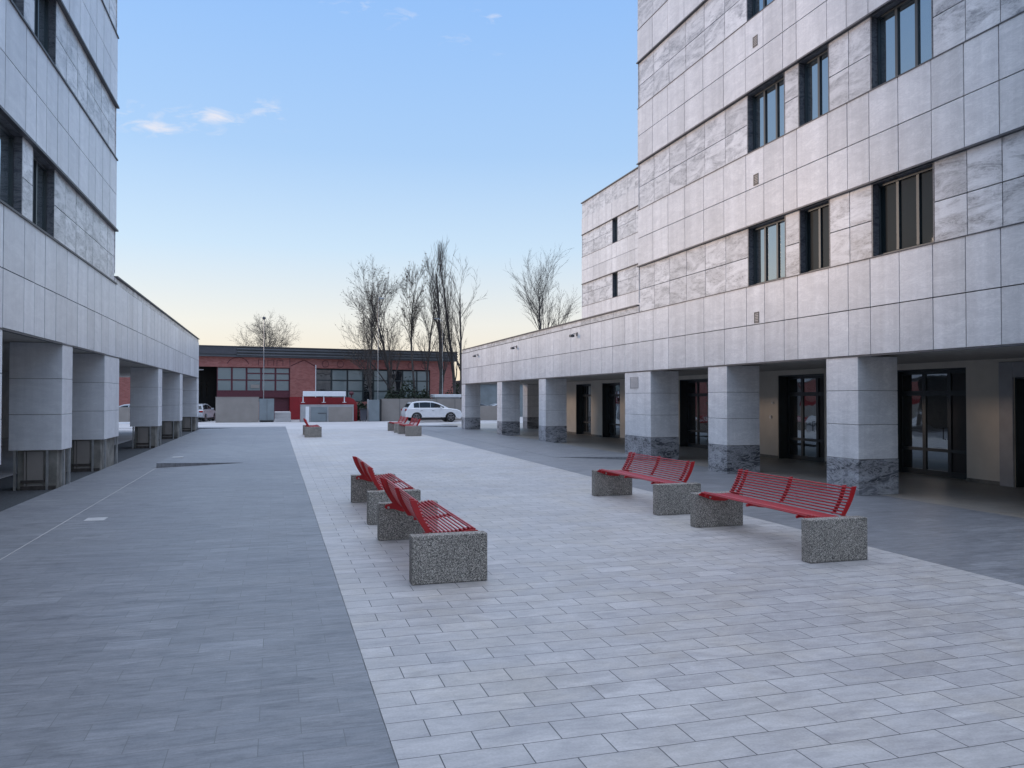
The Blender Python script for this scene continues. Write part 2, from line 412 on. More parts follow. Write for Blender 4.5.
for k in range(3):
    dark = [b0[k], (b0[k]+b1[k])/2, b1[k]]
    panels(dk, XR+0.05, -1, YJ, dark, wins)
    top = b0[k+1] if k < 2 else 14.12
    panels(lt, XR, -1, YJ, [b1[k], (b1[k]+top)/2, top] if k < 2 else [b1[k], top])
    ledge(lg, XR, -1, YJ[0], 24.0, b1[k], ret=0.03); ledge(lg, XR, -1, YJ[0], 24.0, b0[k], 0.022, 0.012, 0.02)
    end_panels(dk, 24.03, XE, [max(b0[k],5.1), b1[k]]); end_panels(lt, 24.05, XE, [b1[k], b0[k+1] if k < 2 else 14.12])
    lt.build('white_cladding', M['marble'], right); dk.build('marble_band', M['band'], right); lt = MB(); dk = MB()
panels(dk, XR+0.03, -1, YJ, [14.12, 15.2]); end_panels(dk, 24.03, XE, [14.12, 15.2])
ledge(lg, XR, -1, YJ[0], 24.0, 14.12, 0.02, 0.012); ledge(lg, XR, -1, YJ[0], 24.0, 15.22, 0.06, 0.05, 0.05)
dk.build('marble_band', M['band'], right); dk = MB()
panels(dk, XR+0.03, -1, YL, [4.80, 5.02]); ledge(lg, XR, -1, 24.05, 50.05, 5.04, 0.04, 0.03); ledge(lg, XR, -1, 24.05, 50.03, 4.80, 0.014, 0.01)
ledge(lg, XR, -1, YJ[0], 50.03, 2.845, 0.03, 0.012)
dk.build('marble_band', M['band'], right); lg.build('ledge', M['joint_metal'], right)
# structure behind the slabs
co = MB()
co.box(XR+0.32, 30, -6.4, 23.95, 3.0, 15.1)
co.box(XR+0.10, 35, 23.96, 50.0, 3.0, 4.95)
co.build('wall', M['core'], right)
MB().box(XR+0.045, 35, -6.4, 50.0, 2.88, 2.985).build('soffit', M['soffit'], right)
for (a, b, c, d, n) in wins: facade_window(right, XR, -1, a, b, c, d, n, gl='dark_reflection_glass' if c < 5 and a < 15 else 'glass')
ZJ = [0.73, 1.44, 2.14]
for (y0, y1) in ((8.3,9.3),(13.67,14.65),(18.62,19.58),(23.10,25.05),(33.4,34.36),(40.5,41.46),(49.05,50.02)):
    p = pillar(right, XR, -1, y0, y1, 0.985, 0, 2.85, ZJ, M['marble'], M['plinth'])
pillar(right, 15.5, -1, 49.05, 50.02, 0.94, 0, 2.85, ZJ, M['marble'], M['plinth'])
def vent(parent, x, y, z, w, h, s=-1):
    mb = MB(); a, b = sorted((x + s*0.012, x - s*0.01))
    mb.box(a, b, y-w/2, y+w/2, z-h/2, z-h/2+0.02).box(a, b, y-w/2, y+w/2, z+h/2-0.02, z+h/2).box(a, b, y-w/2, y-w/2+0.02, z-h/2, z+h/2).box(a, b, y+w/2-0.02, y+w/2, z-h/2, z+h/2)
    k = 0; z_ = z-h/2+0.03
    while z_ < z+h/2-0.03:
        mb.box(a+0.002, b-0.002, y-w/2+0.02, y+w/2-0.02, z_, z_+0.022); z_ += 0.04
    return mb.build('vent', M['vent'], parent)
for z in (3.98, 7.41, 10.86): vent(right, XR, 17.24, z, 0.2, 0.27)
vo = vent(right, XR, 24.3, 2.49, 0.62, 0.38); vo.data.materials[0] = M['surround']
# arcade: cream inner wall with recessed glazed doors
XI = 15.8
doors = [(12.2,13.95,'stone'),(15.25,17.75,'g'),(20.4,22.71,'g'),(26.0,29.4,'g'),(35.28,37.48,'g'),(38.96,41.14,'g')]
ms = MB(); ys = -6.4
for (a, b, t) in doors:
    ms.box(XI, XI+0.25, ys, a, 0.0, 2.88); ms.box(XI, XI+0.25, a, b, 2.72 if t == 'g' else 2.45, 2.88); ys = b
ms.box(XI, XI+0.25, ys, 42.9, 0.0, 2.88)
ms.box(XI+0.26, 35, 42.65, 42.9, 0.0, 2.88)
ms.build('inner_wall', M['cream'], right)
sk = MB(); ys = -6.4
for (a, b, t) in doors: sk.box(XI-0.015, XI-0.001, ys, a-(0.3 if t=='stone' else 0), 0.0, 0.09); ys = b + (0.3 if t=='stone' else 0)
sk.box(XI-0.015, XI-0.001, ys, 42.9, 0.0, 0.09)
sk.build('skirting', M['bare_concrete'], right)
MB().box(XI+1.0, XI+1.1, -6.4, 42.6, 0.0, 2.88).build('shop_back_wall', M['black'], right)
for (a, b, t) in doors:
    top = 2.72 if t == 'g' else 2.45
    fr = MB(); x0 = XI+0.34; x1 = XI+0.41
    fr.box(XI+0.02, x0, a, a+0.03, 0, top).box(XI+0.02, x0, b-0.03, b, 0, top).box(XI+0.02, x0, a+0.03, b-0.03, top-0.03, top)
    n = 3 if b-a < 2.6 else 4
    pw = (b-a-0.06)/n
    for k in range(n+1):
        yc = a+0.03+k*pw; fr.box(x0, x1, max(a+0.03, yc-0.055), min(b-0.03, yc+0.055), 0.0, top-0.03)
    for k in range(n):
        yy0 = a+0.03+k*pw+0.055; yy1 = a+0.03+(k+1)*pw-0.055
        for (z0, z1) in ((0.0,0.14),(0.62,0.70),(2.05,2.17),(top-0.12,top-0.03)):
            fr.box(x0+0.002, x1-0.002, yy0, yy1, z0, z1)
    d = fr.build('door', M['frame'], right)
    for k in range(n):
        yy0 = a+0.03+k*pw+0.055; yy1 = a+0.03+(k+1)*pw-0.055
        mb = MB()
        for (z0, z1) in ((0.14,0.62),(0.70,2.05),(2.17,top-0.12)): mb.box(x0+0.03, x0+0.042, yy0, yy1, z0, z1)
        mb.build('pane' if k or t != 'g' else 'solid_panel', M['door_glass'] if k or t != 'g' else M['black'], d)
    yh = a+0.03+pw*(n//2)+0.12
    MB().tube([(x0,yh,0.95),(x0-0.07,yh,0.95),(x0-0.07,yh,1.25),(x0,yh,1.25)], 0.013, 6).build('handle', M['black'], d)
    if t == 'stone':
        sr = MB(); sr.box(XI-0.05, XI-0.001, b+0.0, b+0.36, 0, 2.80).box(XI-0.05, XI-0.001, a-0.36, a, 0, 2.80).box(XI-0.05, XI-0.001, a, b, 2.45, 2.80)
        sr.build('stone_surround', M['surround'], d, bevel=0.01, seg=1)
# small wall fittings beside a shop door
MB().box(XI-0.05, XI-0.001, 22.93, 23.01, 1.80, 1.86).build('door_bell', M['white'], right)
MB().tube([(XI-0.001,23.1,1.35),(XI-0.03,23.1,1.35)], 0.06, 14).build('wall_disc', M['white'], right)

# spot lamps on the low wing
def wall_lamp(y, label):
    r = empty('wall_lamp', (XR, y, 4.5), label=label, cat='wall lamp', group='small dark spot lamps along the low marble wing')
    MB().tube([(0,0,0),(-0.14,0,0.02),(-0.2,0,-0.01)], 0.014, 6).build('bracket', M['joint_metal'], r)
    MB().box(-0.02,0.0-0.001,-0.07,0.07,-0.07,0.07).build('wall_plate', M['joint_metal'], r)
    MB().box(-0.30,-0.14,-0.11,0.11,-0.12,-0.02).build('lamp_head', M['joint_metal'], r, bevel=0.015)
    return r
wall_lamp(45.7, 'spot lamp on the low marble wing, nearest the parked white car')
wall_lamp(37.8, 'spot lamp on the low marble wing, the middle one of its row')
wall_lamp(29.56, 'spot lamp on the low marble wing, nearest the office tower')

# ---------------- far tower of the same complex
far = empty('marble_tower', (0,0,0), label='distant marble tower with two narrow windows rising behind the low wing', cat='building')
XT = 19.9; lt = MB(); dk = MB(); lg = MB()
YT = [33.9 + 1.05*k for k in range(17)]
YT = [y for y in YT if y < 44.4] + [44.85, 45.65] + [45.65 + 1.01*k for k in range(1, 6)]
tw = [(44.85,45.65,b0[k],b1[k]) for k in range(3)]
for k in range(3):
    panels(dk, XT+0.05, -1, YT, [max(b0[k],5.1), (b0[k]+b1[k])/2+0.1, b1[k]], tw)
    top = b0[k+1] if k < 2 else 14.12
    panels(lt, XT, -1, YT, [b1[k], (b1[k]+top)/2, top] if k < 2 else [b1[k], top])
    ledge(lg, XT, -1, YT[0], 50.7, b1[k], ret=0.03); ledge(lg, XT, -1, YT[0], 50.7, b0[k], 0.022, 0.012)
    lt.build('white_cladding', M['marble'], far); dk.build('marble_band', M['band'], far); lt = MB(); dk = MB()
    if k > 0: facade_window(far, XT, -1, 44.85, 45.65, b0[k], b1[k], 1)
panels(dk, XT+0.03, -1, YT, [14.12, 15.2]); ledge(lg, XT, -1, YT[0], 50.7, 15.22, 0.06, 0.05, 0.05)
end_panels(lt, 50.74, [19.92+k*1.03 for k in range(14)], [5.1,6.3,7.2,8.15,9.69,10.6,11.51,13.04,14.12])
lt.build('white_cladding', M['marble'], far); dk.build('marble_band', M['band'], far); lg.build('ledge', M['joint_metal'], far)
MB().box(XT+0.32, 34, 33.9, 50.68, 5.0, 15.1).build('wall', M['core'], far)

# ---------------- left building
XL = -4.6
left = empty('raised_marble_building', (0,0,0), label='marble clad block standing on bare concrete columns over dark gravel', cat='building')
lb0 = [5.40, 9.11, 12.80]; lb1 = [6.99, 10.70, 14.35]
LJ = [-6.4 + 0.95*k for k in range(23)]
LJ = [y for y in LJ if y < 13.6] + [14.2, 15.1, 15.95, 17.17, 17.86, 18.60, 19.47, 20.42, 21.45, 22.50, 23.30, 24.20, 25.20, 26.22]
LJ = sorted(set(LJ))
LW = [26.22 + (53.1-26.22)*k/27 for k in range(28)]
lwins = []
for k in range(3):
    for (a, b) in ((15.1,17.17),(17.86,19.47)): lwins.append((a, b, lb0[k], lb1[k]))
lt = MB(); dk = MB(); lg = MB()
xs = [-4.62-k*1.03 for k in range(9)][::-1]
panels(lt, XL, 1, LJ + LW[1:], [3.22, 4.27, 5.40])
end_panels(lt, 53.14, xs, [3.22,4.27,5.40])
lt.build('white_cladding', M['clad_left'], left); lt = MB()
for k in range(3):
    panels(dk, XL-0.05, 1, LJ, [lb0[k], (lb0[k]+lb1[k])/2, lb1[k]], lwins)
    top = lb0[k+1] if k < 2 else 15.4
    panels(lt, XL, 1, LJ, [lb1[k], (lb1[k]+top)/2, top])
    ledge(lg, XL, 1, LJ[0], 26.22, lb1[k], 0.05, 0.05, 0.05); ledge(lg, XL, 1, LJ[0], 26.22, lb0[k], 0.04, 0.03, 0.03)
    end_panels(dk, 26.25, xs, [max(lb0[k],5.7), lb1[k]]); end_panels(lt, 26.27, xs, [lb1[k], lb0[k+1] if k < 2 else 15.4])
    lt.build('white_cladding', M['clad_left'], left); dk.build('marble_band', M['band'], left); lt = MB(); dk = MB()
panels(dk, XL-0.03, 1, LJ, [15.4, 16.4]); ledge(lg, XL, 1, LJ[0], 26.22, 16.43, 0.06, 0.05, 0.05)
dk.build('marble_band', M['band'], left); dk = MB()
panels(dk, XL-0.03, 1, LW, [5.41, 5.60]); ledge(lg, XL, 1, 26.3, 53.1, 5.62, 0.04, 0.04); ledge(lg, XL, 1, LJ[0], 53.1, 3.20, 0.03, 0.012)
dk.build('marble_band', M['band'], left); lg.build('ledge', M['joint_metal'], left)
MB().box(-13.5, XL-0.32, -6.4, 26.17, 3.4, 16.3).box(-13.5, XL-0.10, 26.18, 53.08, 3.4, 5.55).build('wall', M['core'], left)
MB().box(-13.5, XL-0.045, -6.4, 53.08, 3.235, 3.38).build('soffit', M['soffit'], left)
for (a, b, c, d) in lwins: facade_window(left, XL, 1, a, b, c, d, 2)
MB().box(-13.6, -12.6, -6.4, 47.5, 0.0, 3.23).build('inner_wall', M['core'], left)
for (y0, y1) in ((9.8,10.75),(14.95,15.95),(20.07,21.0),(24.70,26.85),(35.37,36.5),(43.06,44.2),(51.97,53.1)):
    p = pillar(left, XL, 1, y0, y1, 1.05, 0.82, 3.23, [1.62, 2.42], M['clad_left'])
    # the uncovered foot of the column: concrete core, rust-stained sill band, steel rails that carried the slabs
    MB().box(-5.50, -4.70, y0+0.10, y1-0.08, -0.06, 0.825).build('column_foot', M['bare_concrete'], p, bevel=0.02)
    MB().box(-5.30, -4.98, y0+0.055, y0+0.095, -0.06, 0.80).box(-5.36,-5.32,y0+0.04,y0+0.08,-0.06,0.80).build('infill_board', M['grey_panel'], p)
    MB().box(-5.42, -4.95, y0+0.03, y0+0.054, 0.10, 0.16).box(-5.42,-4.72, y0+0.03, y0+0.056, -0.06, 0.03).build('rusty_rail', M['bark'], p)
    mb = MB()
    for (xx, yy) in ((-5.56,y0+0.03),(-4.92,y0+0.02),(-4.66,y0+0.28),(-4.66,y1-0.12)): mb.box(xx, xx+0.05, yy, yy+0.05, -0.06, 0.82)
    mb.build('steel_rail', M['steel'], p)

# ------------------------------------------------------------------ benches
def make_bench():
    """origin on the ground at the middle of the bench; runs along y, sitter faces +x"""
    r = empty('park_bench')
    L = 2.93; w = 0.835; h = 0.52; t = 0.17; x0 = -w/2
    for s in (-1, 1):
        MB().box(x0, x0+w, s*L/2 - (t if s > 0 else 0), s*L/2 + (t if s < 0 else 0), 0.0, h).build('concrete_foot', M['aggregate'], r, bevel=0.012)
    y1 = L/2 - t - 0.015; 
    # side profile of seat and back (x, z)
    def seat_pt(u):      # u 0 (rear) .. 1 (front)
        x = x0+0.27 + u*0.50
        return x, 0.50 + 0.05*u + 0.03*max(0, u-0.85)/0.15 * -1 - 0.05*math.sin(math.pi*u)*0.5
    def back_pt(u):
        return x0+0.245 - 0.17*u - 0.02*math.sin(math.pi*u), 0.525 + 0.355*u
    mb = MB(); ns = 11
    for k in range(ns):
        x, z = seat_pt((k+0.3)/ns)
        mb.tube([(x,-y1,z+0.014),(x,y1,z+0.014)], 0.010, 8)
    mb.build('seat', M['bench_red'], r, smooth=False)
    mb = MB(); nb = 10
    for k in range(nb):
        x, z = back_pt((k+0.5)/nb)
        mb.tube([(x+0.014,-y1,z),(x+0.014,y1,z)], 0.010, 8)
    mb.build('backrest', M['bench_red'], r)
    # flat ribs: one L-shaped plate at each end, one in the middle, a slimmer one just inboard of each end
    for yy, th, full in ((-y1,0.014,1),(y1,0.014,1),(0,0.03,0),(-y1+0.17,0.022,0),(y1-0.17,0.022,0)):
        d = 0.065 if full else 0.05
        back = [back_pt(u/8) for u in range(9)]; seat = [seat_pt(u/8) for u in range(9)]
        outer = [(x-d, z+0.004) for x, z in back]; inner = [(x+0.004, z) for x, z in back]
        pl = MB(); pl.prism(outer[::-1] + inner, yy-th/2, yy+th/2)
        if full:
            pl.prism([(x, z+0.006) for x, z in seat] + [(seat[-1][0]+0.02, seat[-1][1]-0.02)] + [(seat[7][0], seat[7][1]-0.06), (seat[4][0], seat[4][1]-0.09), (seat[1][0], seat[1][1]-0.10), (x0+0.20, 0.44), (x0+0.10, 0.445), (x0+0.075, 0.47), (x0+0.09, 0.50), (x0+0.2, 0.53)], yy-th/2-0.001, yy+th/2+0.001)
        else:
            pl.prism([(x, z+0.004) for x, z in seat] + [(x, z-0.030) for x, z in seat[::-1]], yy-th/2-0.001, yy+th/2+0.001)
        pl.build('rib', M['bench_red'], r, bevel=0.002, seg=1)
    for s in (-1, 1):
        mb = MB()
        for xx in (x0+0.13, x0+0.60): mb.tube([(xx, s*(y1-0.03), 0.465), (xx, s*(y1+0.012), 0.465)], 0.016, 8)
        mb.build('bolt', M['steel'], r)
    return r
proto = make_bench()
grp = 'red slatted benches on concrete feet'
spots = [ # x of middle, y of middle, facing +x?, label
 (1.805, 9.955, 0.0, 'red slatted bench whose speckled concrete foot stands closest to the dark paving joint'),
 (1.805, 14.16, 0.0, 'red slatted bench second in line behind the closest bench beside the dark paving strip'),
 (1.805, 42.9, 0.0, 'small distant red bench before the grey enclosure and red wall'),
 (6.60, 9.72, math.pi, 'red slatted bench facing the plaza in front of the nearest marble pillar'),
 (6.62, 13.80, math.pi, 'red slatted bench facing the plaza, second from the nearest pillar, before a vented pillar'),
 (6.87, 42.75, math.pi, 'distant red bench in front of the white car, first of its pair'),
 (6.87, 46.9, math.pi, 'distant red bench in front of the white car, behind the other of its pair'),
]
spots[0] = spots[0][:3] + ('closest red slatted bench with its backrest towards the dark grey paving',)
for i, (x, y, rz, lb) in enumerate(spots):
    o = proto if i == 0 else copy_tree(proto)
    o.location = (x, y, 0.001); o.rotation_euler = (0,0,rz + random.uniform(-0.006, 0.006))
    tag(o, lb, 'bench', grp)

# ------------------------------------------------------------------ brick hall at the end
ux = Vector((23.47, 4.1, 0)).normalized(); hall_rot = math.atan2(ux.y, ux.x)
hall = empty('brick_hall', (-6.37, 73.9, 0), hall_rot, label='long low red brick hall with a dark ribbed roof edge closing the plaza', cat='building')
# local x runs along the facade, local -y faces the plaza
U1 = 23.7
op = [(-0.6,1.45,0.0,4.68),(1.45,7.69,2.05,4.7),(5.6,7.69,-0.0,2.0),(10.05,21.2,1.6,4.62)]
w = MB()
w.box(-46, U1, 0.0, 0.35, 4.69, 5.57)
w.box(-46, -7.5, 0.0, 0.35, 1.9, 4.689); w.box(-7.5, -0.6, 0.0, 0.35, 0, 4.689)
w.box(7.70, 10.05, 0.0, 0.35, 2.06, 4.689); w.box(21.2, U1, 0.0, 0.35, 0.0, 4.689)
w.box(10.051, 21.199, 0.0, 0.35, 0.0, 1.6)
w.box(U1-0.35, U1, 0.351, 22, 0.0, 5.57); w.box(1.45, 5.2, 0.0, 0.35, 0.0, 1.62)
w.build('wall', M['brick'], hall)
MB().box(-46, U1-0.36, 4.0, 4.3, 0, 5.6).box(-46, U1-0.36, 0.36, 4.0, 5.3, 5.5).build('interior_wall', M['black'], hall)
MB().box(7.70, 8.60, -0.04, 0.35, 0, 2.055).box(-46, -7.5, -0.02, 0.35, 0, 1.89).build('red_base', M['red_wall'], hall)
rf = MB(); rf.box(-46, U1+0.25, -0.35, 22, 5.58, 5.66)
rf.box(-46, U1+0.24, -0.27, 22, 5.661, 6.44)
for k in range(3): rf.box(3.05, U1+0.25, -0.42, -0.28, 5.70+k*0.26, 5.70+k*0.26+0.13)
rf.build('roof', M['roof_metal'], hall)
MB().box(-46, U1+0.3, -0.40, 22.1, 6.445, 6.52).box(-46, 3.04, -0.36, -0.28, 5.80, 6.44).build('roof_edge', M['roof_dark'], hall)
# relief drawn in the brickwork
rl = MB()
rl.box(7.66, 7.70, -0.02, -0.001, 2.06, 5.56)
def circ(cx, cz, r_, a0=0, a1=2*math.pi, n=18):
    pts = [(cx+r_*math.cos(a0+(a1-a0)*k/n), -0.012, cz+r_*math.sin(a0+(a1-a0)*k/n)) for k in range(n+1)]
    rl.tube(pts, 0.025, 4)
circ(3.2, 4.55, 1.0, R(25), R(155)); 
for c in (5.2, 6.0, 6.8): rl.box(c-0.28, c+0.28, -0.02, -0.001, 5.33, 5.37).box(c-0.28, c-0.24, -0.02, -0.001, 4.85, 5.33).box(c+0.24, c+0.28, -0.02, -0.001, 4.85, 5.33)
for c in (10.9, 12.3, 14.6, 16.9, 19.2, 20.6): circ(c, 5.1, 0.3)
rl.tube([(7.75,-0.012,4.85),(8.95,-0.012,5.42),(10.02,-0.012,4.85)], 0.03, 4)
rl.build('brick_relief', M['maroon'], hall)
MB().box(9.98,10.05,-0.03,-0.001,1.6,5.0).build('downpipe', M['white'], hall)
def hall_window(x0, x1, z0, z1, zsplit, mat_, dark=False):
    fr = MB(); t = 0.07
    fr.box(x0, x1, 0.12, 0.20, z0, z0+t).box(x0, x1, 0.12, 0.20, z1-t, z1).box(x0, x0+t, 0.12, 0.20, z0+t, z1-t).box(x1-t, x1, 0.12, 0.20, z0+t, z1-t)
    for z in zsplit: fr.box(x0+t, x1-t, 0.121, 0.199, z-0.05, z+0.05)
    o = fr.build('window', M['maroon'] if not dark else M['frame'], hall)
    MB().box(x0+t, x1-t, 0.155, 0.17, z0+t, z1-t).build('pane', mat_, o)
    return o
for k in range(5):
    x0 = 1.46 + k*1.246; hall_window(x0, x0+1.236, 2.56, 4.68, (3.55,) if k < 2 else (3.55, 4.15), M['hall_glass'])
MB().box(1.46, 7.68, 0.05, 0.22, 2.0, 2.555).build('window_apron', M['maroon'], hall)
MB().box(5.3, 7.68, 0.30, 0.40, 0.0, 2.0).build('dark_door', M['maroon'], hall)
MB().box(4.3, 5.05, 0.10, 0.118, 2.85, 3.15).build('window_notice', M['grey_panel'], hall)
xs = 10.06; seqx = [1.45,1.5,1.5,1.0,1.45,1.45,1.45,1.34]
for k, dx in enumerate(seqx):
    hall_window(xs, xs+dx-0.01, 1.61, 4.61, (2.6, 3.6), M['hall_dark'] if k in (0,3,5) else M['hall_glass'], True); xs += dx
MB().box(-0.55, 0.4, 0.4, 2.2, 4.4, 4.45).build('ceiling_lamp', M['white'], hall)
mb = MB()
for x in (0.05, 0.5, 0.95): mb.box(x, x+0.12, 3.9, 3.95, 1.9, 3.4)
mb.build('interior_board', M['bark'], hall)

# ------------------------------------------------------------------ low walls and boxes before the hall
def thing(name, mb, m, label, cat, bevel=0.0, group=None):
    o = mb.build(name, m, bevel=bevel); return tag(o, label, cat, group)
r = empty('site_wall', (0,68,0), label='broad plain grey panel wall left of the blue-grey cabinet, under the hall windows', cat='wall')
r['label'] = 'broad plain grey panel wall before the hall windows, beside a blue-grey cabinet'
MB().box(-4.62,-1.33,0,0.15,0,2.0).build('panel', M['grey_panel'], r); MB().box(-4.64,-1.31,-0.02,0.17,2.001,2.05).build('coping', M['grey_panel'], r)
r = empty('metal_cabinet', (0,68,0), label='tall blue-grey metal cabinet standing at the end of a plain grey wall', cat='cabinet')
MB().box(-1.30,-0.14,0,0.5,0.12,1.90).build('cabinet_body', M['blue_panel'], r, bevel=0.02)
MB().box(-0.70,-0.68,-0.012,-0.001,0.15,1.86).box(-1.27,-0.17,-0.012,-0.001,0.14,0.17).build('door', M['joint_metal'], r)
MB().box(-1.28,-0.16,0.02,0.48,0.0,0.12).build('plinth', M['black'], r)
r = empty('concrete_step', (0,0,0), label='pale concrete step in front of the dark door of the brick hall', cat='step')
MB().box(-0.1,1.18,68.6,73.5,-0.01,0.78).box(-0.1,1.18,68.3,68.599,-0.01,0.52).box(-0.1,1.18,68.0,68.299,-0.01,0.26).build('tread', M['pale_ground'], r)

r = empty('red_wall', (0,68.6,0), label='bright red painted wall with a rounded sloping end behind a grey enclosure', cat='wall')
arc = [(5.95,2.02),(6.3,1.86),(6.52,1.6),(6.6,1.2),(6.6,0.7),(6.6,0.0)]
MB().prism([(1.9,0.0),(1.9,2.02)] + arc, 0, 0.25).build('wall_body', M['red_wall'], r)
MB().tube([(6.12,0.12,2.0),(6.12,0.12,2.2)], 0.05, 6).tube([(6.12,0.12,2.2),(6.12,0.12,2.26),(6.12,0.12,2.42),(6.12,0.12,2.5)], [0.08,0.19,0.2,0.1], 10).build('beacon', M['maroon'], r, smooth=True)
r = empty('sign_board', (0,68.5,2.0), label='long white board mounted on three brackets along the top of the red wall', cat='board')
MB().box(2.13,5.61,-0.35,-0.15,0.10,0.52).build('board', M['white'], r, bevel=0.02)
for x in (2.15, 3.82, 5.5): MB().box(x-0.04,x+0.04,-0.24,-0.18,-0.38,0.10).box(x-0.16,x+0.16,-0.24,-0.18,-0.42,-0.38).build('bracket', M['white'], r)
r = empty('grey_enclosure', (0,67.3,0), label='low grey panelled enclosure with a white corner post in front of the red wall', cat='enclosure')
MB().box(1.93,6.19,0.10,1.0,0,1.36).build('enclosure_body', M['surround'], r)
MB().box(2.75,4.05,0.06,0.099,0.03,1.22).build('panel', M['blue_panel'], r); MB().box(4.16,6.10,0.06,0.099,0.03,1.22).build('panel', M['grey_panel'], r)
MB().box(2.32,2.60,0.0,0.099,0,1.26).build('post', M['white'], r)
MB().box(1.91,6.21,0.08,1.02,1.361,1.41).build('coping', M['surround'], r)
MB().box(3.3,4.0,0.045,0.059,0.68,0.74).box(3.95,3.98,0.04,0.059,0.03,0.7).build('handle_rail', M['joint_metal'], r)
r = empty('service_box', (0,67.6,0), label='grey service box with a dark hinge edge beside the grey wall behind the white car', cat='cabinet')
MB().box(7.44,8.35,0,0.5,0.0,1.80).build('box_body', M['blue_panel'], r, bevel=0.02)
MB().box(7.36,7.44,0.05,0.45,0,1.86).build('corner_post', M['surround'], r); MB().box(8.36,8.52,0.0,0.4,0,1.86).build('hinge_edge', M['black'], r)
r = empty('grey_wall', (0,68,0), label='grey panel wall directly behind the parked white car', cat='wall')
MB().box(8.54,16.5,0,0.15,0,1.90).build('panel', M['grey_panel'], r)
mb = MB()
for x in (10.1,11.7,13.3,14.9): mb.box(x-0.015,x+0.015,-0.01,-0.001,0.02,1.9)
mb.build('panel_joint', M['joint_metal'], r)
r = empty('white_cabin', (0,69.5,0), label='small white cabin showing above the grey wall by the white car', cat='cabin')
MB().box(13.55,15.7,0,2,0,2.0).build('cabin_wall', M['surround'], r); MB().box(13.4,15.8,-0.1,2.1,2.001,2.28).build('roof', M['white'], r, bevel=0.03)
for k, (bx, lb) in enumerate(((6.98,'dark rubbish bin standing right beside the end of the red wall'),)):
    r = empty('rubbish_bin', (bx,67.6,0), label=lb, cat='bin')
    MB().prism([(-0.24,0.08),(0.24,0.08),(0.30,1.0),(-0.30,1.0)], -0.3, 0.3).build('bin_body', M['car_dark'], r, bevel=0.02)
    MB().prism([(-0.32,1.0),(0.32,1.0),(0.30,1.06),(0.0,1.11),(-0.30,1.06)], -0.33, 0.33).build('lid', M['black'], r, bevel=0.01)
    MB().tube([(-0.26,0.2,0.1),(-0.2,0.2,0.1)], 0.1, 12).tube([(0.2,0.2,0.1),(0.26,0.2,0.1)], 0.1, 12).build('wheel', M['tyre'], r)
# seen through the arcade
r = empty('rubbish_enclosure', (0,66,0), label='grey enclosure with a white post seen between the far pillars', cat='enclosure')
MB().box(15.9,19.5,0,1.2,0.0,1.28).build('enclosure_body', M['grey_panel'], r); MB().box(15.55,15.68,-0.1,0.03,0,1.75).box(15.55,19.5,-0.12,-0.06,0.0,0.06).build('post', M['white'], r)
r = empty('warehouse', (0,0,0), label='pale blue-grey warehouse seen through the end of the arcade', cat='building')
MB().box(18.8,46,80,95,0,3.4).build('wall', M['blue_panel'], r); MB().box(18.6,46.2,79.8,95.2,3.401,3.8).build('roof', M['roof_dark'], r)
# seen under the raised building
r = empty('boundary_wall', (0,67.5,0), label='grey boundary wall with a white kerb seen beneath the raised marble building', cat='wall')
MB().box(-40,-7.2,0,0.2,0,1.25).build('panel', M['grey_panel'], r); MB().box(-40,-6.2,-0.9,-0.75,0.0,0.14).build('kerb', M['white'], r)

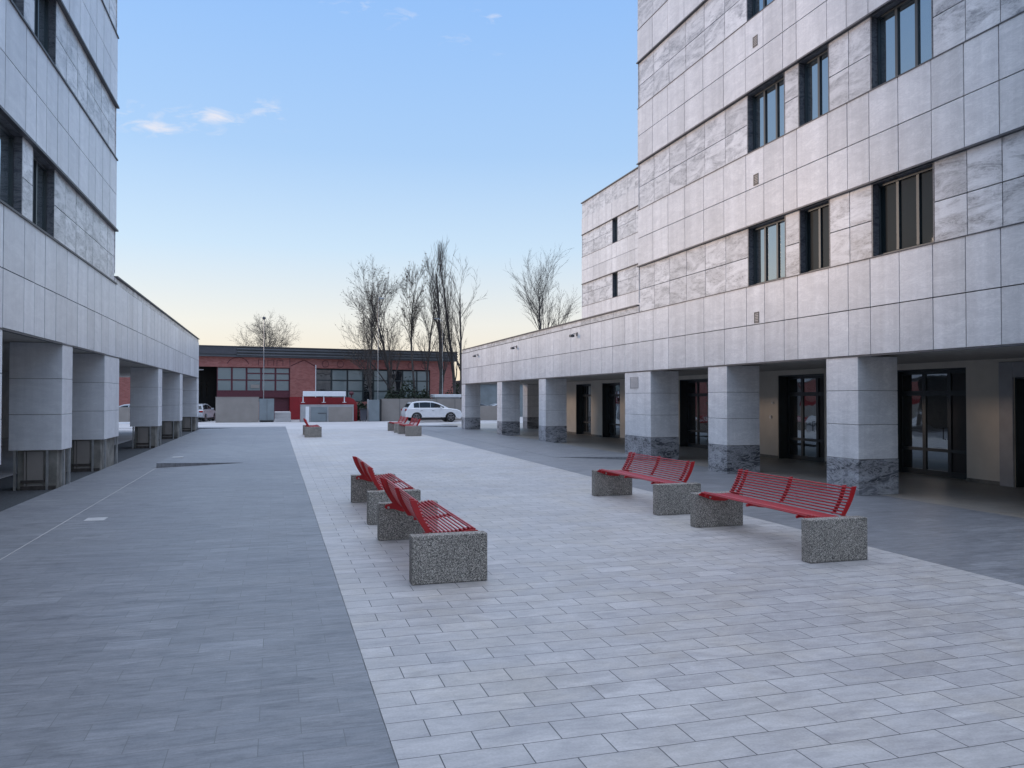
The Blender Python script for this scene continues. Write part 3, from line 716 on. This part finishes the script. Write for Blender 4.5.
# ------------------------------------------------------------------ vehicles
def make_car(kind, body_m, L=4.75, H=1.70, W=1.90):
    """side profile lofted across the width; the car points to +x, wheels on z=0"""
    r = empty('parked_car')
    k = H/1.70
    if kind == 'suv':
        low = [(0.06,0.42),(0.02,0.70),(0.06,1.00),(0.16,1.13),(1.0,1.17),(3.15,1.15),(3.60,1.13),(4.30,1.05),(4.60,0.92),(4.72,0.72),(4.71,0.40),(4.58,0.26)]
        top = [(0.22,1.14),(0.48,1.50),(0.62,1.62),(0.95,1.68),(1.7,1.72),(2.3,1.68),(2.75,1.56),(3.15,1.37),(3.62,1.12)]
        wx = (0.92, 3.78)
    else:
        low = [(0.05,0.40),(0.02,0.60),(0.06,0.88),(0.18,0.98),(1.0,1.00),(2.9,0.96),(3.2,0.94),(3.85,0.82),(4.10,0.70),(4.18,0.50),(4.15,0.32),(4.0,0.24)]
        top = [(0.22,0.99),(0.42,1.32),(0.65,1.44),(1.4,1.50),(2.0,1.46),(2.5,1.28),(3.1,0.96)]
        wx = (0.82, 3.35)
    rw = 0.385 if kind == 'suv' else 0.31
    # wheel arches cut in the sill line
    sill = []
    for wxx in wx[::-1]:
        for a in range(0, 181, 20):
            sill.append((wxx + (rw+0.07)*math.cos(R(a)), max(0.24, rw + (rw+0.07)*math.sin(R(a)))))
    prof = low + sill
    def loft(profile, widths):
        mb = MB(); n = len(profile); rows = []
        for (y, sx, sz, zc) in widths:
            i = len(mb.v); rows.append(i)
            for (x, z) in profile:
                mb.v.append((L/2 + (x-L/2)*sx - L/2, y, zc + (z-zc)*sz))
        for a, b in zip(rows[:-1], rows[1:]):
            for j in range(n):
                l = (j+1) % n; mb.f.append((a+j, a+l, b+l, b+j))
        mb.f.append(tuple(range(rows[0], rows[0]+n))); mb.f.append(tuple(range(rows[-1]+n-1, rows[-1]-1, -1)))
        return mb
    w2 = W/2
    loft(prof, [(-w2,0.975,0.93,0.6),(-w2+0.05,0.992,0.985,0.6),(-w2+0.25,1,1,0.6),(w2-0.25,1,1,0.6),(w2-0.05,0.992,0.985,0.6),(w2,0.975,0.93,0.6)]).build('body', body_m, r, bevel=0.015)
    # greenhouse narrows upward
    mb = MB(); n = len(top); i0 = 0
    zt = max(z for _, z in top); zb = top[0][1]
    for s in (-1, 1):
        for (x, z) in top:
            f = (z-zb)/(zt-zb); mb.v.append((x-L/2-0.0, s*(w2-0.06-0.17*f), z))
    mb.f = [tuple(range(n)), tuple(range(2*n-1, n-1, -1))] + [(j, n+j, n+(j+1) % n, (j+1) % n) for j in range(n)]
    mb.build('cabin', body_m, r, bevel=0.03)
    # side windows as inset glass panels following the cabin
    def side_pt(x, z, s, out=0.012):
        f = (z-zb)/(zt-zb); return (x-L/2, s*(w2-0.06-0.17*f+out), z)
    def topz(x):
        for (a, b) in zip(top[:-1], top[1:]):
            if a[0] <= x <= b[0]: return a[1] + (b[1]-a[1])*(x-a[0])/(b[0]-a[0])
        return zb
    segs = ((0.72,1.16),(1.19,2.08),(2.11,3.22)) if kind == 'suv' else ((0.55,0.85),(0.92,1.62),(1.70,2.6))
    for s in (-1, 1):
        for (a, b) in segs:
            lowz = zb + 0.035
            xs_ = [a + (b-a)*q/5 for q in range(6)]
            up = [(x, max(lowz+0.02, topz(x)-0.10)) for x in xs_]
            p = [side_pt(a, lowz, s)] + [side_pt(x, z, s) for x, z in up] + [side_pt(b, lowz, s)]
            q = [(v[0], v[1]-s*0.02, v[2]) for v in p]
            m2 = MB(); m2.v = p + q; nn = len(p)
            m2.f = [tuple(range(nn)), tuple(range(2*nn-1, nn-1, -1))] + [(j, nn+j, nn+(j+1) % nn, (j+1) % nn) for j in range(nn)]
            m2.build('side_window', M['car_glass'], r)
    # windscreen and rear screen
    def screen(p0, p1, name):
        (xa, za), (xb, zb_) = p0, p1; o = 0.012
        nx, nz = (zb_-za), -(xb-xa); ln = math.hypot(nx, nz); nx, nz = nx/ln, nz/ln
        if nz < 0: nx, nz = -nx, -nz
        fa = (za-zb)/(zt-zb); fb = (zb_-zb)/(zt-zb); wa = w2-0.14-0.17*fa; wb = w2-0.14-0.17*fb
        m2 = MB()
        pts = [(xa-L/2+nx*o,-wa,za+nz*o),(xa-L/2+nx*o,wa,za+nz*o),(xb-L/2+nx*o,wb,zb_+nz*o),(xb-L/2+nx*o,-wb,zb_+nz*o)]
        pts2 = [(a-nx*0.02, b, c-nz*0.02) for a, b, c in pts]
        m2.v = pts+pts2; m2.f = [(0,1,2,3),(7,6,5,4),(0,4,5,1),(1,5,6,2),(2,6,7,3),(3,7,4,0)]
        m2.build(name, M['car_glass'], r)
    if kind == 'suv': screen((3.52,1.18),(2.80,1.54),'windscreen'); screen((0.27,1.22),(0.47,1.50),'rear_screen')
    else: screen((3.0,1.0),(2.5,1.27),'windscreen'); screen((0.25,1.04),(0.42,1.31),'rear_screen')
    # sill trim, lamps, mirrors, handles
    MB().box(wx[0]+rw+0.1-L/2, wx[1]-rw-0.1-L/2, -w2+0.02, w2-0.02, 0.20, 0.31).build('sill_trim', M['black'], r)
    for s in (-1, 1):
        y0, y1 = sorted((s*(w2-0.32), s*(w2-0.015)))
        zt_ = 0.94 if kind == 'suv' else 0.76; xl = low[-4][0]-0.25
        MB().box(xl-L/2, xl+0.12-L/2, y0, y1, zt_-0.10, zt_+0.02).build('headlight', M['clear_lens'], r, bevel=0.02)
        MB().box(0.02-L/2, 0.22-L/2, y0, y1, (0.93 if kind=='suv' else 0.78), (1.07 if kind=='suv' else 0.92)).build('tail_lamp', M['lens'], r, bevel=0.02)
        y0, y1 = sorted((s*(w2-0.05), s*(w2+0.15)))
        MB().box(wx[1]-0.92-L/2, wx[1]-0.76-L/2, y0, y1, zb-0.02, zb+0.12).build('wing_mirror', body_m, r, bevel=0.03)
        mb = MB()
        for x in ((1.25,2.2) if kind == 'suv' else (1.1,1.9)):
            y0, y1 = sorted((s*(w2-0.03), s*(w2+0.02))); mb.box(x-L/2, x+0.18-L/2, y0, y1, 0.92*k, 0.95*k)
        mb.build('door_handle', M['rim'], r)
        for x in wx:
            c = x-L/2; ya = s*(w2-0.24); yb = s*(w2-0.015)
            pts = [(c,ya,rw),(c,ya+s*0.03,rw),(c,yb-s*0.03,rw),(c,yb,rw)]
            wheel = MB().tube(pts, [rw-0.03,rw,rw,rw-0.04], 28).build('wheel', M['tyre'], r)
            rm = MB(); rm.tube([(c,yb-s*0.02,rw),(c,yb+s*0.004,rw)], [rw*0.30,rw*0.25], 14)
            for a in range(5):
                t = 2*math.pi*a/5 + 0.3; d = Vector((math.cos(t),0,math.sin(t))); e = Vector((-math.sin(t),0,math.cos(t)))
                P = Vector((c, yb, rw)); rm.quad(P+d*0.05+e*0.05+Vector((0,s*0.006,0)), P+d*rw*0.70+e*0.035+Vector((0,s*0.006,0)), P+d*rw*0.70-e*0.035+Vector((0,s*0.006,0)), P+d*0.05-e*0.05+Vector((0,s*0.006,0)))
            ring = [(c+rw*0.68*math.cos(2*math.pi*q/24), yb+s*0.004, rw+rw*0.68*math.sin(2*math.pi*q/24)) for q in range(25)]
            rm.tube(ring, 0.018, 5)
            rm.build('rim', M['rim'], wheel)
    return r
suv = make_car('suv', M['car_white'])
suv.location = (12.25, 64.9, 0.0); suv.rotation_euler = (0,0,R(3))
tag(suv, 'white five-door crossover parked before the grey wall behind the distant benches', 'car')
hb = make_car('hatch', M['car_silver'], L=4.2, H=1.5, W=1.75)
hb.location = (-6.15, 72.2, 0.0); hb.rotation_euler = (0,0,R(78)); tag(hb, 'silver hatchback parked tail outward in the dark doorway of the brick hall', 'car')
dc = make_car('hatch', M['car_dark'], L=4.2, H=1.5, W=1.75)
dc.location = (17.6, 69.8, 0.0); dc.rotation_euler = (0,0,R(8)); tag(dc, 'dark car half hidden behind the first far pillar, beyond the white car', 'car')
c2 = copy_tree(hb); c2.location = (-11.6, 69.6, 0.0); c2.rotation_euler = (0,0,R(185)); tag(c2, 'silver car behind the boundary wall under the raised marble building', 'car')
c3 = copy_tree(hb); c3.location = (19.2, 70.6, 0.0); c3.rotation_euler = (0,0,R(180)); tag(c3, 'silver car behind the grey enclosure seen between the far pillars', 'car')

# ------------------------------------------------------------------ street lamps
def street_lamp(x, y, h, label, arm=0.0):
    r = empty('street_lamp', (x,y,0), label=label, cat='street lamp')
    MB().tube([(0,0,0),(0,0,h*0.5),(0,0,h)], [0.035,0.03,0.022], 8).build('pole', M['steel'], r)
    MB().tube([(0,0,0),(0,0,0.5),(0,0,0.6)], [0.10,0.09,0.06], 10).build('base', M['steel'], r)
    if arm:
        MB().tube([(0,0,h-0.05),(arm*0.5,0,h+0.12),(arm,0,h+0.15)], 0.035, 6).build('arm', M['steel'], r)
        MB().box(min(arm,arm-0.5*math.copysign(1,arm)), max(arm,arm-0.5*math.copysign(1,arm)), -0.12, 0.12, h+0.08, h+0.2).build('lamp_head', M['steel'], r, bevel=0.03)
    else:
        MB().tube([(0,0,h),(0,0,h+0.12),(0,0,h+0.25)], [0.06,0.16,0.1], 10).build('lamp_head', M['joint_metal'], r)
street_lamp(-1.0, 71.0, 8.6, 'thin street lamp in front of the hall window with the small notice')
street_lamp(8.5, 70.0, 10.5, 'street lamp standing right behind the grey service box among the bare trees', 0.5)
street_lamp(14.3, 70.5, 8.9, 'street lamp with a short arm between the tall bare poplars', -0.8)

# ------------------------------------------------------------------ trees
def rnd_perp(d, rng):
    v = Vector((rng.uniform(-1,1), rng.uniform(-1,1), rng.uniform(-1,1)))
    v = v - d*v.dot(d)
    return v.normalized() if v.length > 1e-4 else d.orthogonal().normalized()

def tree(x, y, H, label, seed, lean=(0,0), spread=0.6, width=1.0, levels=4, leafy=0.0, trunk_r=0.16, first=0.25, narrow=False, dens=1.0, group='bare winter trees beyond the plaza', shape=0.62):
    rng = random.Random(seed); tr = MB(); br = MB(); lf = MB()
    tips = []
    def grow(p, d, ln, r_, lev):
        n = 6 if lev == 0 else (4 if lev == 1 else 3)
        pts = [p.copy()]; rad = [r_]; q = p.copy(); dd = d.copy(); kids = []
        r_end = r_*(0.30 if lev == 0 else 0.35)
        for k in range(1, n+1):
            wob = 0.07 if lev == 0 else 0.16
            up = 0.05 if not narrow else 0.16
            dd = (dd + rnd_perp(dd, rng)*wob + Vector((0,0,up*(1 if lev else 0.4)))).normalized()
            q = q + dd*(ln/n); pts.append(q.copy()); f = k/n; rad.append(r_*(1-f) + r_end*f)
            kids.append((q.copy(), dd.copy(), rad[-1], f))
        sides = 7 if lev == 0 else (5 if lev == 1 else 3)
        (tr if lev <= 1 else br).tube(pts, rad, sides, cap=False)
        if lev < levels:
            cnt = {0: 20, 1: 8, 2: 6, 3: 4}.get(lev, 3); cnt = int(cnt*dens)
            for c in range(cnt):
                if lev == 0: f = first + (1-first)*(c+rng.random())/cnt
                else: f = 0.2 + 0.8*(c+rng.random())/cnt
                k = min(n-1, int(f*n)); t = f*n-k
                P = pts[k].lerp(pts[k+1], min(1,t)); rr = rad[k]*(1-t)+rad[k+1]*t; D = (pts[k+1]-pts[k]).normalized()
                ang = spread*rng.uniform(0.7, 1.25)
                nd = (D*math.cos(ang) + rnd_perp(D, rng)*math.sin(ang)).normalized()
                if lev == 0: l2 = ln*rng.uniform(0.30,0.46)*(1.12-shape*f)*width*(1.0 if not narrow else 0.8)
                else: l2 = ln*rng.uniform(0.38,0.62)
                grow(P, nd, l2, max(0.009, rr*rng.uniform(0.36,0.52)), lev+1)
        else: tips.append((pts[-1], pts[-2]))
    base = Vector((0,0,-0.1))
    d0 = Vector((lean[0], lean[1], 1)).normalized()
    grow(base, d0, H, trunk_r*1.3, 0)
    if leafy > 0:
        for (a, b) in tips:
            for q in range(2):
                if rng.random() < leafy:
                    c = a.lerp(b, rng.random()) + Vector((rng.gauss(0,0.08), rng.gauss(0,0.08), rng.gauss(0,0.08))); s = rng.uniform(0.035,0.085)
                    u = rnd_perp(Vector((0,0,1)), rng)*s; w_ = Vector((rng.uniform(-1,1),rng.uniform(-1,1),rng.uniform(-1,1))).normalized()*s
                    lf.quad(c-u, c-w_, c+u, c+w_)
    o = empty('bare_tree', (x,y,0), label=label, cat='tree', group=group)
    tr.build('trunk', M['bark'], o); br.build('twigs', M['bark'], o)
    if lf.f: lf.build('dry_leaves', M['dry_leaf'], o)
    return o
def px(p, Y):   # ground x of a bearing noted from the photograph, used only to lay the row out
    a = math.atan((p-512)/800.0) + R(16.44); return Y*math.tan(a)
tree(px(373,71.5), 71.5, 9.6, 'slender bare tree with brown leaf specks at the outer edge of the leafy-topped group', 14, (-0.05,0), 0.42, 0.9, 4, 0.16, 0.10, 0.2, dens=0.9, shape=0.45)
tree(px(394,72), 72, 11.4, 'widest bare tree with withered leaves and several crossing limbs above the service box', 25, (-0.05,0), 0.40, 0.95, 4, 0.18, 0.13, 0.2, dens=0.95, shape=0.4)
tree(px(416,71), 71, 11.6, 'leaning bare tree with a tuft of withered leaves at its top, before the poplars', 6, (-0.09,0), 0.30, 0.6, 4, 0.2, 0.10, 0.45, dens=0.85, shape=0.35)
tree(px(428,72), 72, 11.0, 'thin bare tree with a curved trunk just before the tall dark poplar', 9, (-0.04,0), 0.28, 0.65, 4, 0.0, 0.09, 0.3, dens=0.8, shape=0.4)
tree(px(442,71.5), 71.5, 13.3, 'tall dark bare poplar with a thick trunk rising above the white car', 32, (0.0,0), 0.28, 0.95, 4, 0.0, 0.18, 0.12, True, 0.8)
tree(px(456,71.5), 71.5, 14.6, 'tall slim bare poplar, second of the pair above the white car', 43, (0.02,0), 0.28, 0.9, 4, 0.0, 0.13, 0.2, True, 0.85)
tree(px(461,71), 71, 11.6, 'open forked bare tree beside the corner of the low marble wing', 80, (0.04,0), 0.40, 0.8, 4, 0.0, 0.12, 0.3, dens=0.7, shape=0.4)
tree(px(274,100), 100, 8.9, 'rounded bare tree rising behind the roof of the brick hall', 65, (0.0,0), 0.72, 1.0, 4, 0.06, 0.18, 0.4, shape=0.25)
tree(px(546,80), 80, 13.4, 'bare tree with a broad fan crown rising behind the roof of the low marble wing', 92, (0.0,0), 0.38, 0.85, 4, 0.0, 0.16, 0.52, dens=0.9, shape=0.3)
tree(px(555,84), 84, 10.8, 'lower spreading bare tree just behind the marble wing, nearer the far tower', 97, (0.05,0), 0.38, 0.7, 4, 0.0, 0.12, 0.45, dens=0.8, shape=0.3)

def shrub(x, y, rx, rz, label, seed, m=M['shrub']):
    rng = random.Random(seed); mb = MB()
    for _ in range(1500):
        t = rng.uniform(0, 2*math.pi); u = rng.random()**0.5; z = rng.random()
        rad = rx*u*(0.55+0.45*math.sin(math.pi*min(1, z*0.8+0.2)))*(1+0.25*math.sin(3*t+seed))
        c = Vector((rad*math.cos(t), rad*math.sin(t)*0.8, 0.05+z*rz*(1-0.35*u*u)*(1+0.15*math.sin(5*t))))
        s = rng.uniform(0.05, 0.11); a = Vector((rng.uniform(-1,1),rng.uniform(-1,1),rng.uniform(-1,1))).normalized()*s; b = rnd_perp(a.normalized(), rng)*s
        mb.quad(c-a, c-b, c+a, c+b)
    o = empty('evergreen_shrub', (x,y,0), label=label, cat='shrub', group='evergreen shrubs before the brick hall')
    mb.build('foliage', m, o)
    st = MB()
    for q in range(5):
        t = q*1.3; st.tube([(0.05*math.cos(t),0.05*math.sin(t),0),(rx*0.5*math.cos(t),rx*0.4*math.sin(t),rz*0.7)], [0.03,0.01], 4)
    st.build('stem', M['bark'], o)
shrub(px(361,70.2), 70.2, 0.9, 1.5, 'dark low shrub between the red wall and the service box', 1)
shrub(px(392,71), 71, 1.3, 2.7, 'dark evergreen shrub above the grey wall, nearest the service box', 2)
shrub(px(408,71), 71, 1.5, 3.5, 'tallest dark evergreen shrub over the middle of the grey wall', 3)
shrub(px(424,71), 71, 1.0, 2.6, 'small dark evergreen shrub over the grey wall near the tall poplar', 4)
shrub(px(458,72), 72, 1.6, 3.2, 'dark shrub beside the end of the marble wing', 5)
shrub(px(489,100), 100, 3.0, 5.6, 'dark bush seen through the arcade beyond the warehouse roof', 6)

# ------------------------------------------------------------------ sky, sun, camera
SKY_GRADIENT, NISH, OVERHEAD_FILL = 9.5, 0.30, (16.8, 16.6, 17.3)
SUN_AZ, SUN_EL = -50.0, 5.0       # degrees from +y towards +x, and above the horizon
W = bpy.data.worlds.new('World'); S.world = W; W.use_nodes = True
nt = W.node_tree; bg = nt.nodes['Background']
sky = nt.nodes.new('ShaderNodeTexSky'); sky.sky_type = 'NISHITA'; sky.sun_disc = False
sky.sun_elevation = R(SUN_EL); sky.sun_rotation = R(SUN_AZ); sky.air_density = 1.0; sky.dust_density = 0.6; sky.ozone_density = 2.0
tc = nt.nodes.new('ShaderNodeTexCoord'); sp = nt.nodes.new('ShaderNodeSeparateXYZ'); nt.links.new(tc.outputs['Generated'], sp.inputs[0])
def m_(op, a, b=None, c=None, clamp=False):
    n = N(nt, 'ShaderNodeMath', operation=op, use_clamp=clamp)
    for i, v in enumerate((a, b, c)):
        if v is None: continue
        if isinstance(v, (int, float)): n.inputs[i].default_value = v
        else: nt.links.new(v, n.inputs[i])
    return n.outputs[0]
yy = m_('MAXIMUM', sp.outputs[1], 0.05)
ca = m_('DIVIDE', sp.outputs[0], yy); cb = m_('DIVIDE', sp.outputs[2], yy)
cv = nt.nodes.new('ShaderNodeCombineXYZ'); nt.links.new(m_('MULTIPLY_ADD', cb, -0.5, ca), cv.inputs[0]); nt.links.new(m_('MULTIPLY', cb, 2.4), cv.inputs[1])
cn = N(nt, 'ShaderNodeTexNoise', Scale=26.0, Detail=9.0, Roughness=0.6, Distortion=0.6); nt.links.new(cv.outputs[0], cn.inputs['Vector'])
tot = None
for (a0, b0_, sa, sb, g) in ((-0.072,0.332,0.036,0.012,0.95),(-0.140,0.313,0.042,0.010,0.85),(-0.110,0.325,0.09,0.020,0.45),(-0.012,0.345,0.026,0.012,0.7),(0.265,0.494,0.024,0.012,0.55),(0.145,0.482,0.05,0.014,0.28),(0.09,0.485,0.05,0.015,0.35),(0.235,0.46,0.05,0.015,0.3)):
    ex = m_('ADD', m_('POWER', m_('ABSOLUTE', m_('DIVIDE', m_('SUBTRACT', ca, a0), sa)), 2.0), m_('POWER', m_('ABSOLUTE', m_('DIVIDE', m_('SUBTRACT', cb, b0_), sb)), 2.0))
    v = m_('MULTIPLY', m_('EXPONENT', m_('MULTIPLY', ex, -1.0)), g)
    tot = v if tot is None else m_('MAXIMUM', tot, v)
dens = m_('MULTIPLY', m_('SUBTRACT', m_('ADD', m_('MULTIPLY', tot, 0.42), cn.outputs[0]), 0.66), 4.0, clamp=True)
fac = m_('MULTIPLY', m_('MULTIPLY', dens, m_('POWER', tot, 0.6)), 0.75, clamp=True)
# the clear evening sky: Nishita's light towards the sunset plus a colour gradient, and an unseen overhead glow added to brighten the plaza
sky_gradient = ramp(nt, m_('MAXIMUM', sp.outputs[2], 0.0), [(0.0,(0.90,0.74,0.56)),(0.045,(0.90,0.80,0.68)),(0.09,(0.86,0.84,0.80)),(0.18,(0.60,0.76,0.93)),(0.29,(0.41,0.62,0.93)),(0.44,(0.31,0.54,0.95)),(1.0,(0.27,0.50,0.92))])
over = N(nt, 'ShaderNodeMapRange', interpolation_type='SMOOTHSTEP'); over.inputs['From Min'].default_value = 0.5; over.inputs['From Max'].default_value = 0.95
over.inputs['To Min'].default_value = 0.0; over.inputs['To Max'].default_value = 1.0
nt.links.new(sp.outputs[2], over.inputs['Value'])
v10 = N(nt, 'ShaderNodeVectorMath', operation='SCALE', Scale=SKY_GRADIENT); nt.links.new(sky_gradient, v10.inputs[0])
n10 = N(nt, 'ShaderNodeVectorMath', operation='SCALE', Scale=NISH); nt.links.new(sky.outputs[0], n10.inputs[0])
oc = N(nt, 'ShaderNodeVectorMath', operation='SCALE'); oc.inputs[0].default_value = OVERHEAD_FILL; nt.links.new(over.outputs[0], oc.inputs['Scale'])
cap = N(nt, 'ShaderNodeVectorMath', operation='MINIMUM'); nt.links.new(n10.outputs[0], cap.inputs[0]); cap.inputs[1].default_value = (3.4, 3.3, 3.2)      # upper limit set on the glow round the low sun
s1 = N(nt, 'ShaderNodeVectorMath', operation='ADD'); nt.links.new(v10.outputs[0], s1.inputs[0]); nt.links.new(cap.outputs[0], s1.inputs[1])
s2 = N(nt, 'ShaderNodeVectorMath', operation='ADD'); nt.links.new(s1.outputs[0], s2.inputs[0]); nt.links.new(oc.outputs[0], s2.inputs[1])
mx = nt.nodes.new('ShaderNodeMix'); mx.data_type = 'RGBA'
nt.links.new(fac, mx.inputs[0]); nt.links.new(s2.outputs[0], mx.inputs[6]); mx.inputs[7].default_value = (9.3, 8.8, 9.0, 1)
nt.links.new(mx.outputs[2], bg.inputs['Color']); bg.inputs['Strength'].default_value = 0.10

sl = bpy.data.lights.new('sun', 'SUN'); sl.energy = 1.7; sl.angle = R(13); sl.color = (1.0, 0.74, 0.58)
so = bpy.data.objects.new('sun', sl); COL.objects.link(so)
dv = Vector((math.sin(R(SUN_AZ))*math.cos(R(SUN_EL+1.5)), math.cos(R(SUN_AZ))*math.cos(R(SUN_EL+1.5)), math.sin(R(SUN_EL+1.5))))
so.rotation_euler = dv.to_track_quat('Z', 'Y').to_euler()

cam = bpy.data.cameras.new('camera'); co_ = bpy.data.objects.new('camera', cam); COL.objects.link(co_)
cam.sensor_width = 36; cam.lens = 36*800/1024; cam.clip_end = 5000; cam.clip_start = 0.05
co_.location = (0,0,2.0); co_.rotation_euler = (R(90+0.967), 0, R(-16.438))
S.camera = co_
S.view_settings.view_transform = 'Standard'; S.view_settings.look = 'None'; S.view_settings.exposure = 0.0; S.view_settings.gamma = 1
S.cycles.use_denoising = True
